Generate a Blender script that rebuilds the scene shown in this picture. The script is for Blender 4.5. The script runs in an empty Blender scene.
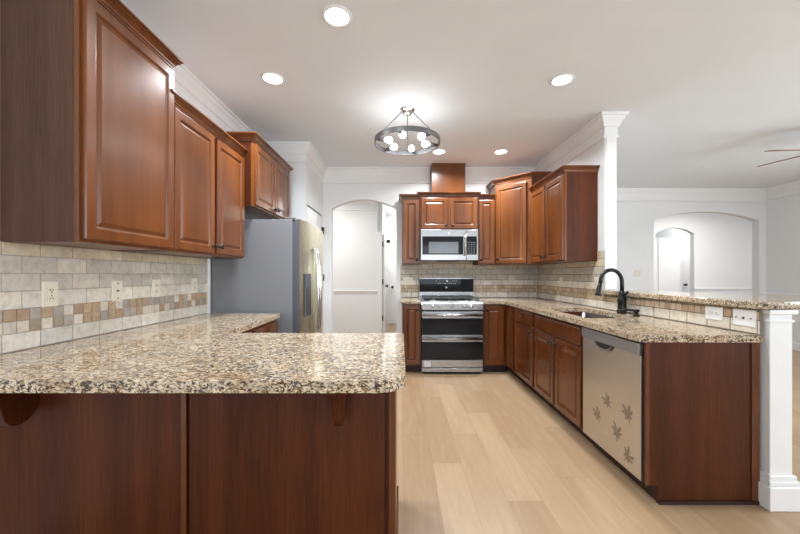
import bpy, bmesh, math, random
from mathutils import Vector, Matrix
random.seed(7)
S = bpy.context.scene
COL = S.collection
PI = math.pi
# ---------------------------------------------------------------- camera, world, big lights, exposure
cam_d = bpy.data.cameras.new('camera'); cam = bpy.data.objects.new('camera', cam_d); COL.objects.link(cam)
cam.location = (0, 0, 1.24); cam.rotation_euler = (PI/2, 0, 0)
cam_d.sensor_width = 36; cam_d.lens = 345/800*36
cam_d.shift_x = -0.5/800; cam_d.shift_y = 7.7/800
cam_d.clip_start = 0.05
S.camera = cam
S.view_settings.view_transform = 'Standard'; S.view_settings.look = 'None'
S.view_settings.exposure = 0.72; S.view_settings.gamma = 1
S.view_settings.use_curve_mapping = False
w = bpy.data.worlds.new('sky'); S.world = w; w.use_nodes = True
w.node_tree.nodes['Background'].inputs[0].default_value = (0.85, 0.92, 1.0, 1)
w.node_tree.nodes['Background'].inputs[1].default_value = 0.8
def area(name, loc, rot, sx, sy, power, col=(1, 1, 1)):
    l = bpy.data.lights.new(name, 'AREA'); l.shape = 'RECTANGLE'; l.size = sx; l.size_y = sy; l.energy = power; l.color = col
    o = bpy.data.objects.new(name, l); COL.objects.link(o); o.location = loc; o.rotation_euler = rot
    return o
FILL_COL = (0.86, 0.94, 1.0)
# added fill lamps outside the made-up windows (rear wall and right living room wall)
area('fill_light_rear', (-0.75, -3.35, 1.6), (PI/2+0.6, 0, 0), 1.5, 1.6, 34, FILL_COL)
area('fill_light_rear', (1.45, -3.35, 1.6), (PI/2+0.5, 0, 0), 1.5, 1.6, 28, FILL_COL)
area('fill_light_rear', (4.3, -3.35, 1.6), (PI/2+0.5, 0, 0), 1.5, 1.6, 28, FILL_COL)
area('fill_light_right', (6.75, -0.6, 1.6), (PI/2+0.4, 0, PI/2), 1.5, 1.6, 70, FILL_COL)
area('fill_light_right', (6.75, 2.2, 1.6), (PI/2+0.4, 0, PI/2), 1.5, 1.6, 70, FILL_COL)
LAMP = (0.90, 0.96, 1.0)
H = 2.76   # ceiling height
XL, XR, YB = -1.637, 1.942, 4.92

# ---------------------------------------------------------------- node helper
class N:
    def __init__(s, name):
        s.m = bpy.data.materials.new(name); s.m.use_nodes = True; s.t = s.m.node_tree
        s.b = s.t.nodes['Principled BSDF']
    def n(s, typ, **kw):
        nd = s.t.nodes.new(typ)
        for k, v in kw.items():
            if k.startswith('i_'):
                key = k[2:]; key = int(key) if key.isdigit() else key.replace('_', ' ')
                if hasattr(v, 'is_output') or isinstance(v, bpy.types.NodeSocket): s.t.links.new(v, nd.inputs[key])
                else: nd.inputs[key].default_value = v
            else: setattr(nd, k, v)
        return nd
    def math(s, op, a, b=0.0):
        nd = s.t.nodes.new('ShaderNodeMath'); nd.operation = op
        for i, v in enumerate((a, b)):
            if isinstance(v, bpy.types.NodeSocket): s.t.links.new(v, nd.inputs[i])
            else: nd.inputs[i].default_value = v
        return nd.outputs[0]
    def coord(s, scale=(1, 1, 1), loc=(0, 0, 0), rnd=True):
        tc = s.n('ShaderNodeTexCoord')
        v = tc.outputs['Object']
        if rnd:
            oi = s.n('ShaderNodeObjectInfo')
            k = s.n('ShaderNodeVectorMath', operation='SCALE', i_0=(3.1, 5.3, 7.7)); s.t.links.new(oi.outputs['Random'], k.inputs['Scale'])
            ad = s.n('ShaderNodeVectorMath', operation='ADD', i_0=v, i_1=k.outputs[0]); v = ad.outputs[0]
        mp = s.n('ShaderNodeMapping', i_Vector=v, i_Scale=scale, i_Location=loc)
        return mp.outputs[0]
    def ramp(s, fac, stops, interp='LINEAR'):
        r = s.n('ShaderNodeValToRGB', i_0=fac); cr = r.color_ramp; cr.interpolation = interp
        while len(cr.elements) < len(stops): cr.elements.new(0.5)
        for e, (p, c) in zip(cr.elements, stops):
            e.position = p; e.color = tuple(c) + (1,) if len(c) == 3 else c
        return r.outputs[0]
    def mix(s, fac, a, b, mode='MIX'):
        nd = s.n('ShaderNodeMix', data_type='RGBA', blend_type=mode)
        for idx, v in ((0, fac), (6, a), (7, b)):
            if isinstance(v, bpy.types.NodeSocket): s.t.links.new(v, nd.inputs[idx])
            else: nd.inputs[idx].default_value = v if idx == 0 else (tuple(v) + (1,) if len(v) == 3 else v)
        return nd.outputs[2]
    def noise(s, vec, scale, detail=4, rough=0.55, dist=0.0):
        return s.n('ShaderNodeTexNoise', i_Vector=vec, i_Scale=scale, i_Detail=detail, i_Roughness=rough, i_Distortion=dist).outputs['Fac']
    def bump(s, h, strength=0.2, dist=0.002):
        b = s.n('ShaderNodeBump', i_Strength=strength, i_Distance=dist, i_Height=h)
        s.t.links.new(b.outputs[0], s.b.inputs['Normal'])
    def set(s, **kw):
        for k, v in kw.items():
            key = k.replace('_', ' ')
            if isinstance(v, bpy.types.NodeSocket): s.t.links.new(v, s.b.inputs[key])
            else: s.b.inputs[key].default_value = tuple(v) + (1,) if isinstance(v, (tuple, list)) and len(v) == 3 else v
        return s.m

def srgb(r, g, b):
    f = lambda c: (c/255/12.92) if c/255 <= 0.04045 else ((c/255+0.055)/1.055)**2.4
    return (f(r), f(g), f(b))

def plain(name, col, rough=0.5, metal=0.0, var=0.04, scale=9, bump=0.0, **kw):
    m = N(name); v = m.coord()
    nz = m.noise(v, scale)
    c1 = tuple(max(0, c*(1-var)) for c in col); c2 = tuple(min(1, c*(1+var)) for c in col)
    if bump: m.bump(m.noise(v, scale*20, 3), bump, 0.001)
    return m.set(Base_Color=m.ramp(nz, [(0.3, c1), (0.7, c2)]), Roughness=rough, Metallic=metal, **kw)

def wood(name, dark, mid, light, rough=0.28, grain=1.0, axis='z', coat=0.3, spec=0.5):
    m = N(name)
    sc = {'z': (1, 1, 0.07), 'x': (0.07, 1, 1)}[axis]
    v = m.coord(sc)
    big = m.noise(v, 7, 3, 0.5, 0.6)
    fine = m.noise(v, 90, 5, 0.6) if grain <= 1 else m.noise(m.coord({'z': (1, 1, 0.03), 'x': (0.03, 1, 1)}[axis]), 170, 5, 0.7)
    band = m.noise(m.coord((1, 1, 0.004)), 9, 2, 0.5) if grain > 1 else None
    vb = m.coord((1, 1, 0.6))
    blot = band or m.noise(vb, 3.5, 3, 0.5)
    wb, wf, wl = (0.3, 0.45, 0.3) if grain > 1 else (0.45, 0.35*grain, 0.3)
    f = m.math('ADD', m.math('MULTIPLY', big, wb), m.math('ADD', m.math('MULTIPLY', fine, wf), m.math('MULTIPLY', blot, wl)))
    col = m.ramp(f, [(0.36 if grain > 1 else 0.30, dark), (0.52, mid), (0.70 if grain > 1 else 0.76, light)])
    m.bump(fine, 0.06, 0.001)
    return m.set(Base_Color=col, Roughness=rough, Specular_IOR_Level=spec, Coat_Weight=coat, Coat_Roughness=0.18)

def granite():
    m = N('granite'); v = m.coord((0.68, 1, 1), rnd=False)
    warp = m.noise(v, 9, 3)
    base = m.ramp(m.noise(v, 16, 5, 0.65, 0.5), [(0.30, srgb(156, 126, 92)), (0.43, srgb(204, 180, 146)), (0.60, srgb(222, 206, 178)), (0.75, srgb(192, 158, 116))])
    grey = m.ramp(m.noise(v, 45, 4, 0.6), [(0.50, (0, 0, 0)), (0.60, (1, 1, 1))])
    c = m.mix(m.math('MULTIPLY', grey, 0.6), base, srgb(176, 168, 158))
    br = m.ramp(m.noise(v, 85, 4, 0.62, 1.0), [(0.53, (0, 0, 0)), (0.55, (1, 1, 1))])
    c = m.mix(m.math('MULTIPLY', br, 0.8), c, srgb(118, 90, 66))
    v2 = m.coord((0.68, 1, 1), (4.3, 1.7, 2.2), rnd=False)
    thr = m.math('ADD', m.noise(v2, 88, 3, 0.6, 0.8), m.math('MULTIPLY', m.math('SUBTRACT', warp, 0.5), 0.25))
    bk = m.ramp(thr, [(0.560, (0, 0, 0)), (0.578, (1, 1, 1))])
    c = m.mix(m.math('MULTIPLY', bk, 0.88), c, srgb(66, 54, 46))
    v3 = m.coord((0.68, 1, 1), (8.3, 3.7, 5.2), rnd=False)
    b3 = m.ramp(m.noise(v3, 125, 2, 0.5, 0.4), [(0.575, (0, 0, 0)), (0.59, (1, 1, 1))])
    c = m.mix(m.math('MULTIPLY', b3, 0.85), c, srgb(62, 46, 36))
    return m.set(Base_Color=c, Roughness=0.09, Specular_IOR_Level=0.55)

def floor_mat():
    m = N('oak_plank_floor'); tc = m.n('ShaderNodeTexCoord'); sep = m.n('ShaderNodeSeparateXYZ', i_0=tc.outputs['Object'])
    x, y = sep.outputs[0], sep.outputs[1]
    u = m.math('DIVIDE', m.math('ADD', x, 10.0-0.14+0.19), 0.19)
    row = m.math('FLOOR', u); fu = m.math('FRACT', u)
    wn = m.n('ShaderNodeTexWhiteNoise', noise_dimensions='1D', i_W=row)
    vv = m.math('DIVIDE', m.math('ADD', m.math('ADD', y, 20), m.math('MULTIPLY', wn.outputs[0], 1.22)), 1.22)
    cl = m.math('FLOOR', vv); fv = m.math('FRACT', vv)
    cb = m.n('ShaderNodeCombineXYZ', i_0=row, i_1=cl)
    w2 = m.n('ShaderNodeTexWhiteNoise', noise_dimensions='2D', i_Vector=cb.outputs[0])
    off = m.n('ShaderNodeVectorMath', operation='SCALE', i_0=w2.outputs['Color']); off.inputs['Scale'].default_value = 9
    ad = m.n('ShaderNodeVectorMath', operation='ADD', i_0=tc.outputs['Object'], i_1=off.outputs[0])
    mp = m.n('ShaderNodeMapping', i_Vector=ad.outputs[0], i_Scale=(1, 0.09, 1))
    g = m.noise(mp.outputs[0], 22, 5, 0.6, 0.8)
    g2 = m.noise(mp.outputs[0], 130, 4, 0.6)
    f = m.math('ADD', m.math('MULTIPLY', w2.outputs[0], 0.26), m.math('ADD', m.math('MULTIPLY', g, 0.55), m.math('MULTIPLY', g2, 0.18)))
    col = m.ramp(f, [(0.28, srgb(150, 121, 92)), (0.5, srgb(163, 136, 106)), (0.72, srgb(174, 148, 118))])
    e1 = m.math('LESS_THAN', m.math('MINIMUM', fu, m.math('SUBTRACT', 1, fu)), 0.007)
    e2 = m.math('LESS_THAN', m.math('MINIMUM', fv, m.math('SUBTRACT', 1, fv)), 0.0014)
    col = m.mix(m.math('MULTIPLY', m.math('MAXIMUM', e1, e2), 0.6), col, srgb(116, 90, 66))
    return m.set(Base_Color=col, Roughness=0.33)

def tile_mat():
    m = N('tumbled_stone_tile'); a = m.n('ShaderNodeAttribute', attribute_name='tile')
    v = m.coord(rnd=False)
    nz = m.noise(v, 28, 6, 0.7)
    c = m.mix(1.0, a.outputs['Color'], m.ramp(nz, [(0.3, (0.74, 0.72, 0.70)), (0.5, (0.98, 0.97, 0.96)), (0.7, (1.1, 1.1, 1.08))]), 'MULTIPLY')
    m.bump(m.noise(v, 110, 4), 0.25, 0.001)
    return m.set(Base_Color=c, Roughness=0.55)

def brushed(name, col, rough=0.28, axis='x'):
    m = N(name); sc = (0.02, 1, 1) if axis == 'x' else (1, 1, 0.02)
    v = m.coord(sc); nz = m.noise(v, 260, 3, 0.6)
    r = m.math('ADD', m.math('MULTIPLY', nz, 0.16), rough-0.08)
    return m.set(Base_Color=m.ramp(nz, [(0.3, tuple(c*0.93 for c in col)), (0.7, col)]), Roughness=r, Metallic=1.0)

def emis(name, col, st, rough=0.5):
    m = N(name); return m.set(Base_Color=(0.8, 0.8, 0.8), Emission_Color=col, Emission_Strength=st, Roughness=rough)

M = dict(
    wall=plain('wall_paint', (0.84, 0.845, 0.85), 0.7, var=0.01, scale=2),
    wall_grey=plain('grey_wall_paint', (0.80, 0.805, 0.81), 0.7, var=0.01, scale=2),
    ceil=plain('ceiling_paint', (0.82, 0.855, 0.89), 0.85, var=0.012, scale=3),
    entry_grey=plain('entry_grey_paint', (0.50, 0.51, 0.52), 0.7, var=0.01, scale=2),
    trim=plain('white_trim_paint', (0.86, 0.86, 0.86), 0.35, var=0.01, scale=3),
    door_wood=wood('cherry_door_wood', srgb(76, 37, 12), srgb(113, 62, 23), srgb(143, 86, 37), 0.30, 0.45, coat=0.12),
    base_wood=wood('cherry_base_wood', srgb(68, 32, 7), srgb(98, 50, 13), srgb(121, 65, 21), 0.25, 0.5),
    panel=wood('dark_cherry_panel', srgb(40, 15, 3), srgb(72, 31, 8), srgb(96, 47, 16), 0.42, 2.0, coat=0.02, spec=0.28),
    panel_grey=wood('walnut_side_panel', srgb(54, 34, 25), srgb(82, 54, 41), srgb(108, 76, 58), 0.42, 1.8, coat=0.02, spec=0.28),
    toe=plain('toe_kick_black', srgb(46, 22, 14), 0.5),
    granite=granite(), floor=floor_mat(), tile=tile_mat(),
    grout=plain('grout', srgb(196, 190, 180), 0.9, scale=60, var=0.06),
    steel=brushed('brushed_steel', (0.39, 0.39, 0.395), 0.27),
    steel_v=brushed('brushed_steel_upright', (0.58, 0.54, 0.38), 0.28, 'z'),
    steel_dw=brushed('brushed_steel_warm', (0.63, 0.59, 0.54), 0.36, 'z'),
    chrome=plain('chrome', (0.8, 0.8, 0.82), 0.08, 1.0, var=0.01),
    nickel=plain('brushed_nickel', (0.20, 0.20, 0.205), 0.42, 0.8, var=0.03), strip=plain('satin_steel', (0.42, 0.43, 0.45), 0.38, 1.0, var=0.02),
    fridge_side=plain('fridge_grey_side', srgb(128, 129, 134), 0.45, 0.25, var=0.05, scale=120, bump=0.3),
    gasket=plain('gasket_grey', srgb(82, 84, 92), 0.6),
    black_glass=plain('black_glass', (0.012, 0.013, 0.015), 0.05, var=0.1, Specular_IOR_Level=0.14),
    oven_glass=plain('oven_window_glass', (0.014, 0.014, 0.016), 0.04, var=0.1, Specular_IOR_Level=0.14),
    mw_glass=plain('microwave_window_mesh', (0.10, 0.11, 0.12), 0.14, var=0.05),
    black=plain('black_plastic', (0.015, 0.015, 0.016), 0.35),
    iron=plain('cast_iron', (0.02, 0.02, 0.02), 0.6, bump=0.3, scale=30),
    bronze=plain('dark_bronze', (0.022, 0.018, 0.016), 0.3, 0.6),
    faucet=plain('matte_black_faucet', (0.015, 0.015, 0.016), 0.28, 0.5),
    almond=plain('almond_plastic', srgb(222, 214, 196), 0.4, var=0.01),
    white_pl=plain('white_plastic', srgb(238, 238, 236), 0.35, var=0.01),
    decal=plain('leaf_decal', srgb(138, 124, 108), 0.45, 0.4, scale=40, var=0.12),
    mark=plain('pale_marking', (0.6, 0.62, 0.64), 0.5),
    blade=wood('fan_blade_wood', srgb(82, 46, 22), srgb(120, 70, 36), srgb(150, 92, 50), 0.4),
    can=emis('recessed_lamp_diffuser', (1, 0.96, 0.90), 7.0),
    bulb=emis('glowing_bulb', (0.97, 0.99, 1.0), 15.0),
    glowdoor=plain('bright_white_door', (0.88, 0.88, 0.88), 0.4, var=0.01),
)

# ---------------------------------------------------------------- geometry helpers
def box(bm, x0, x1, y0, y1, z0, z1):
    vs = [bm.verts.new(p) for p in ((x0,y0,z0),(x1,y0,z0),(x1,y1,z0),(x0,y1,z0),(x0,y0,z1),(x1,y0,z1),(x1,y1,z1),(x0,y1,z1))]
    for f in ((0,3,2,1),(4,5,6,7),(0,1,5,4),(1,2,6,5),(2,3,7,6),(3,0,4,7)): bm.faces.new([vs[i] for i in f])
def B(*boxes):
    bm = bmesh.new()
    for b in boxes: box(bm, *b)
    return bm
def prism(bm, pts, h0, h1, axis='z'):
    """polygon pts extruded between h0 and h1 along axis; pts are the other two coordinates in order"""
    def P(p, h): return {'z': (p[0], p[1], h), 'y': (p[0], h, p[1]), 'x': (h, p[0], p[1])}[axis]
    a = [bm.verts.new(P(p, h0)) for p in pts]; b = [bm.verts.new(P(p, h1)) for p in pts]
    n = len(pts); bm.faces.new(a); bm.faces.new(b)
    for i in range(n): bm.faces.new((a[i], a[(i+1) % n], b[(i+1) % n], b[i]))
def lathe(bm, prof, c=(0, 0, 0), axis='z', seg=24):
    """prof: list of (radius, h) along axis"""
    rings = []
    for r, h in prof:
        ring = []
        for k in range(seg if r > 1e-6 else 1):
            a = 2*PI*k/seg; u, v = r*math.cos(a), r*math.sin(a)
            p = {'z': (u, v, h), 'y': (u, h, v), 'x': (h, u, v)}[axis]
            ring.append(bm.verts.new((p[0]+c[0], p[1]+c[1], p[2]+c[2])))
        rings.append(ring)
    for A, Bq in zip(rings, rings[1:]):
        for k in range(seg):
            if len(A) == 1 and len(Bq) == 1: break
            if len(A) == 1: bm.faces.new((A[0], Bq[k], Bq[(k+1) % seg]))
            elif len(Bq) == 1: bm.faces.new((A[k], A[(k+1) % seg], Bq[0]))
            else: bm.faces.new((A[k], A[(k+1) % seg], Bq[(k+1) % seg], Bq[k]))
    for R in (rings[0], rings[-1]):
        if len(R) > 2: bm.faces.new(R)
def tube(bm, pts, r, seg=10, caps=True):
    pts = [Vector(p) for p in pts]; rs = r if isinstance(r, (list, tuple)) else [r]*len(pts)
    rings = []; up = None
    for i, p in enumerate(pts):
        t = (pts[min(i+1, len(pts)-1)]-pts[max(i-1, 0)]).normalized()
        if up is None: up = t.orthogonal().normalized()
        up = (up - t*up.dot(t)).normalized(); sd = t.cross(up)
        rings.append([bm.verts.new(p+(up*math.cos(2*PI*k/seg)+sd*math.sin(2*PI*k/seg))*rs[i]) for k in range(seg)])
    for A, Bq in zip(rings, rings[1:]):
        for k in range(seg): bm.faces.new((A[k], A[(k+1) % seg], Bq[(k+1) % seg], Bq[k]))
    if caps: bm.faces.new(rings[0]); bm.faces.new(rings[-1])
def sweep(bm, path, prof, closed=False):
    """closed profile (out, z) swept along a plan path; out is to the right of travel"""
    n = len(path); rings = []
    for i, p in enumerate(path):
        def nr(a, b):
            d = Vector((b[0]-a[0], b[1]-a[1])).normalized(); return Vector((d.y, -d.x))
        if closed: n1 = nr(path[i-1], p); n2 = nr(p, path[(i+1) % n])
        else:
            n1 = nr(path[i-1], p) if i else nr(p, path[1]); n2 = nr(p, path[i+1]) if i < n-1 else n1
        m = n1+n2; m = m/ m.length if m.length > 1e-6 else n1; k = 1/max(0.2, m.dot(n1))
        rings.append([bm.verts.new((p[0]+m.x*k*o, p[1]+m.y*k*o, z)) for o, z in prof])
    L = len(prof); pairs = list(zip(rings, rings[1:])) + ([(rings[-1], rings[0])] if closed else [])
    for A, Bq in pairs:
        for k in range(L): bm.faces.new((A[k], A[(k+1) % L], Bq[(k+1) % L], Bq[k]))
    if not closed: bm.faces.new(rings[0]); bm.faces.new(rings[-1])
def obj(name, bm, mat, parent=None, bevel=0.0, smooth=False, seg=2):
    bmesh.ops.recalc_face_normals(bm, faces=bm.faces[:])
    me = bpy.data.meshes.new(name); bm.to_mesh(me); bm.free()
    me.materials.append(mat)
    o = bpy.data.objects.new(name, me); COL.objects.link(o)
    if parent: o.parent = parent
    if smooth:
        for p in me.polygons: p.use_smooth = True
    if bevel:
        md = o.modifiers.new('bevel', 'BEVEL'); md.width = bevel; md.segments = seg; md.limit_method = 'ANGLE'; md.angle_limit = 0.6
        for p in me.polygons: p.use_smooth = True
        md.harden_normals = True
    return o
def thing(name, label, cat, loc=(0, 0, 0), rz=0.0, group=None):
    o = bpy.data.objects.new(name, None); COL.objects.link(o); o.empty_display_size = 0.1
    o.location = loc; o.rotation_euler = (0, 0, rz); o['label'] = label; o['category'] = cat
    if group: o['group'] = group
    return o
def tag(o, label, cat, group=None):
    o['label'] = label; o['category'] = cat
    if group: o['group'] = group
    return o
def struct(name, bm, mat, bevel=0.0, smooth=False):
    o = obj(name, bm, mat, None, bevel, smooth); o['kind'] = 'structure'; return o
def dup(o, parent=None):
    c = o.copy(); COL.objects.link(c)
    if parent: c.parent = parent
    for ch in list(o.children): dup(ch, c)
    return c

# ---------------------------------------------------------------- the setting
TH = 0.12
XLR, YLB = 6.46, 6.10         # living room right wall, living room back wall
XP = 2.055                    # living side of the partition
YR = -3.2                     # rear wall
struct('floor', B((-3.4, 8.8, YR-0.2, 9.3, -0.1, 0)), M['floor'])
struct('ceiling', B((-3.4, 8.8, YR-0.2, 9.3, H, H+0.1)), M['ceil'])
struct('wall_left', B((XL-TH, XL, YR, 4.0, 0, H)), M['wall'])
# pantry block with a doorway facing the aisle
bm = B((XL-TH, -1.10, 4.0, 4.08, 0, H), (XL-TH, XL, 4.08, YB, 0, H), (-1.16, -1.10, 4.08, YB, 2.075, H), (-1.16, -1.10, 4.86, YB, 0, 2.075))
struct('wall_pantry', bm, M['wall'])
o = struct('door_1', B((-1.15, -1.108, 4.085, 4.855, 0.01, 2.055)), M['trim'], 0.003)
for z in (0.25, 1.20, 1.86):
    obj('hinge', B((-1.112, -1.075, 4.83, 4.875, z-0.045, z+0.045)), M['bronze'], o)
obj('panel', B((-1.114, -1.106, 4.20, 4.74, 1.15, 1.92)), M['trim'], o, 0.004)
struct('trim_4', B((-1.10, -1.088, 4.865, 4.918, 0, 2.15)), M['trim'], 0.003)

def arch_wall(x0, x1, y0, y1, ax0, ax1, spring, apex, n=24):
    """wall slab with an open segmental arch, as one polygon outline"""
    w2 = (ax1-ax0)/2; rise = apex-spring; R = (w2*w2+rise*rise)/(2*rise); cx = (ax0+ax1)/2; cz = apex-R
    a0 = math.asin(w2/R); arc = [(cx+R*math.sin(-a0+2*a0*k/n), cz+R*math.cos(-a0+2*a0*k/n)) for k in range(n+1)]
    bm = bmesh.new()
    box(bm, x0, ax0, y0, y1, 0, H); box(bm, ax1, x1, y0, y1, 0, H)
    for p, q in zip(arc, arc[1:]):
        prism(bm, [(p[0], p[1]), (q[0], q[1]), (q[0], H), (p[0], H)], y0, y1, 'y')
    bmesh.ops.remove_doubles(bm, verts=bm.verts[:], dist=1e-5)
    return bm
struct('wall_back', arch_wall(-1.757, XP, YB, YB+TH, -0.985, -0.06, 2.183, 2.315), M['wall'])
# partition: full height, then a half wall carrying the raised bar
bm = B((XR, XP, 3.28, YLB, 0, H))
struct('wall_right', bm, M['wall'])
struct('wall_half', B((XR, XP, 1.955, 3.28, 0, 1.054)), M['wall'])
struct('wall_living_back', arch_wall(XP, XLR+TH, YLB, YLB+TH, 4.48, 6.34, 2.207, 2.355), M['wall_grey'])
# living right wall with two made-up windows, openings for the fill lamps
def win_wall(name, lo, hi, opens, make, mat):
    bm = bmesh.new(); c = lo
    for a, b, z0, z1 in opens:
        make(bm, c, a, 0, H); make(bm, a, b, 0, z0); make(bm, a, b, z1, H); c = b
    make(bm, c, hi, 0, H)
    return struct(name, bm, mat)
win_wall('wall_living_right', YR, YLB, [(-1.3, 0.1, 0.8, 2.35), (1.5, 2.9, 0.8, 2.35)], lambda bm, a, b, z0, z1: box(bm, XLR, XLR+TH, a, b, z0, z1), M['wall_grey'])
win_wall('wall_rear', XL-TH, XLR+TH, [(-1.45, -0.05, 0.8, 2.35), (0.75, 2.15, 0.8, 2.35), (3.6, 5.0, 0.8, 2.35)], lambda bm, a, b, z0, z1: box(bm, a, b, YR-TH, YR, z0, z1), M['wall'])
k = 1  # frames of the unseen windows, made up to let the fill lamps in
for a, b in ((-1.45, -0.05), (0.75, 2.15), (3.6, 5.0)):
    bm = B((a, a+0.05, YR-0.09, YR-0.03, 0.8, 2.35), (b-0.05, b, YR-0.09, YR-0.03, 0.8, 2.35), (a, b, YR-0.09, YR-0.03, 0.8, 0.85), (a, b, YR-0.09, YR-0.03, 2.3, 2.35), (a, b, YR-0.09, YR-0.03, 1.55, 1.59), ((a+b)/2-0.012, (a+b)/2+0.012, YR-0.08, YR-0.04, 0.8, 2.35))
    struct('window_%d' % k, bm, M['trim']); k += 1
for a, b in ((-1.3, 0.1), (1.5, 2.9)):
    X0, X1 = XLR+0.03, XLR+0.09
    bm = B((X0, X1, a, a+0.05, 0.8, 2.35), (X0, X1, b-0.05, b, 0.8, 2.35), (X0, X1, a, b, 0.8, 0.85), (X0, X1, a, b, 2.3, 2.35), (X0, X1, a, b, 1.55, 1.59), (X0+0.01, X1-0.01, (a+b)/2-0.012, (a+b)/2+0.012, 0.8, 2.35))
    struct('window_%d' % k, bm, M['trim']); k += 1
# dining room and hall behind the kitchen arch
struct('wall_dining_back', B((-3.4, -0.47, 7.0, 7.12, 0, H)), M['wall'])
struct('wall_dining_left', B((-3.4, -3.28, YB+TH, 7.0, 0, H)), M['wall'])
struct('wall_dining_front', B((-3.4, -1.757, YB, YB+TH, 0, H)), M['wall'])
struct('wall_hall_left', B((-0.47, -0.37, 7.12, 8.7, 0, H)), M['wall'])
struct('wall_hall_right', B((0.55, 0.67, YB+TH, 8.7, 0, H)), M['wall'])
struct('wall_hall_end', B((-0.47, 0.67, 8.7, 8.82, 0, H)), M['wall'])
RAIL = [(0, 0.86), (0.012, 0.862), (0.02, 0.885), (0.03, 0.905), (0.03, 0.92), (0, 0.925)]
def rail(bm, path, base=True):
    sweep(bm, path, RAIL)
BASE = [(0, 0), (0.016, 0), (0.016, 0.11), (0.008, 0.135), (0, 0.14)]
bm = bmesh.new(); rail(bm, [(-3.28, 7.0), (-0.47, 7.0)]); struct('trim_5', bm, M['trim'])
struct('trim_6', B((-0.47, -0.37, 6.98, 7.12, 0, 2.12)), M['trim'], 0.003)
# door leaf folded open against the hall side, hinges at its far edge
o = struct('door_2', B((-0.365, -0.325, 7.02, 7.86, 0.01, 2.07)), M['trim'], 0.003)
for z in (0.36, 1.10, 1.86): obj('hinge', B((-0.372, -0.352, 6.975, 7.02, z-0.05, z+0.05)), M['bronze'], o)
bm = bmesh.new(); lathe(bm, [(0.012, 0), (0.012, 0.03), (0.03, 0.035), (0.03, 0.06), (0, 0.07)], (-0.325, 7.3, 1.0), 'x', 14)
# end-of-hall door
o = struct('door_3', B((-0.26, 0.50, 8.66, 8.695, 0.01, 2.03)), M['trim'], 0.003)
obj('door_knob', bm, M['bronze'], None)
bpy.data.objects['door_knob'].parent = bpy.data.objects['door_2']
bm = bmesh.new(); lathe(bm, [(0.026, 0), (0.026, -0.01), (0.012, -0.012), (0.012, -0.035), (0.032, -0.045), (0.032, -0.065), (0, -0.075)], (-0.20, 8.66, 0.93), 'y', 16)
obj('door_knob', bm, M['bronze'], o, smooth=True)
for z0, z1 in ((0.2, 0.85), (1.05, 1.9)): obj('panel', B((-0.14, 0.38, 8.652, 8.66, z0, z1)), M['trim'], o, 0.004)
struct('trim_7', B((-0.35, -0.26, 8.68, 8.7, 0, 2.12), (-0.35, 0.55, 8.68, 8.7, 2.03, 2.12)), M['trim'], 0.003)
# foyer behind the living room arch
struct('wall_foyer_back', arch_wall(3.2, 8.7, 8.2, 8.32, 6.06, 6.98, 2.215, 2.36), M['wall'])
struct('wall_foyer_left', B((3.2, 3.32, YLB+TH, 8.2, 0, H)), M['wall'])
struct('wall_foyer_right', B((8.58, 8.7, YLB+TH, 8.2, 0, H)), M['wall'])
struct('wall_entry_back', B((3.2, 8.7, 9.0, 9.12, 0, H)), M['entry_grey'])
o = struct('door_4', B((6.70, 7.43, 8.955, 8.995, 0.01, 2.09)), M['glowdoor'], 0.003)
bm = bmesh.new(); lathe(bm, [(0.026, 0), (0.012, -0.012), (0.012, -0.035), (0.032, -0.045), (0.032, -0.065), (0, -0.075)], (7.37, 8.955, 0.98), 'y', 16)
obj('door_knob', bm, M['bronze'], o, smooth=True)
struct('trim_8', B((6.58, 6.70, 8.97, 9.0, 0, 2.2), (7.43, 7.58, 8.97, 9.0, 0, 2.2), (6.70, 7.43, 8.97, 9.0, 2.09, 2.2)), M['trim'], 0.003)
bm = bmesh.new(); rail(bm, [(6.98, 8.2), (8.58, 8.2)]); sweep(bm, [(3.32, 8.2), (6.06, 8.2)], RAIL); struct('trim_9', bm, M['trim'])
bm = bmesh.new(); rail(bm, [(6.34, YLB), (XLR, YLB), (XLR, 3.0)]); struct('trim_10', bm, M['trim'])
bm = bmesh.new(); sweep(bm, [(6.34, YLB), (XLR, YLB), (XLR, YR+0.02)], BASE); struct('baseboard_right', bm, M['trim'])
bm = bmesh.new(); sweep(bm, [(XP, 3.28), (XP, YLB), (4.48, YLB)], BASE); struct('baseboard_back', bm, M['trim'])
bm = bmesh.new(); sweep(bm, [(XP, 1.97), (XP, 3.28)], BASE); struct('baseboard_left', bm, M['trim'])
# crown
CR = [(0, H-0.225), (0.012, H-0.222), (0.020, H-0.212), (0.012, H-0.200), (0.006, H-0.196), (0.006, H-0.118), (0.018, H-0.112), (0.022, H-0.098), (0.034, H-0.072), (0.052, H-0.045), (0.058, H-0.028), (0.070, H-0.024), (0.070, H-0.001), (0, H-0.001)]
bm = bmesh.new(); sweep(bm, [(XL, YR), (XL, 4.0), (-1.10, 4.0), (-1.10, YB), (0.418, YB)], CR); struct('trim_1', bm, M['trim'])
bm = bmesh.new(); sweep(bm, [(0.890, YB), (XR, YB), (XR, 3.28), (XP, 3.28), (XP, YLB), (XLR, YLB), (XLR, YR)], CR); struct('trim_2', bm, M['trim'])
bm = bmesh.new(); sweep(bm, [(-3.28, 7.0), (-0.47, 7.0)], CR); struct('trim_3', bm, M['trim'])
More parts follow.
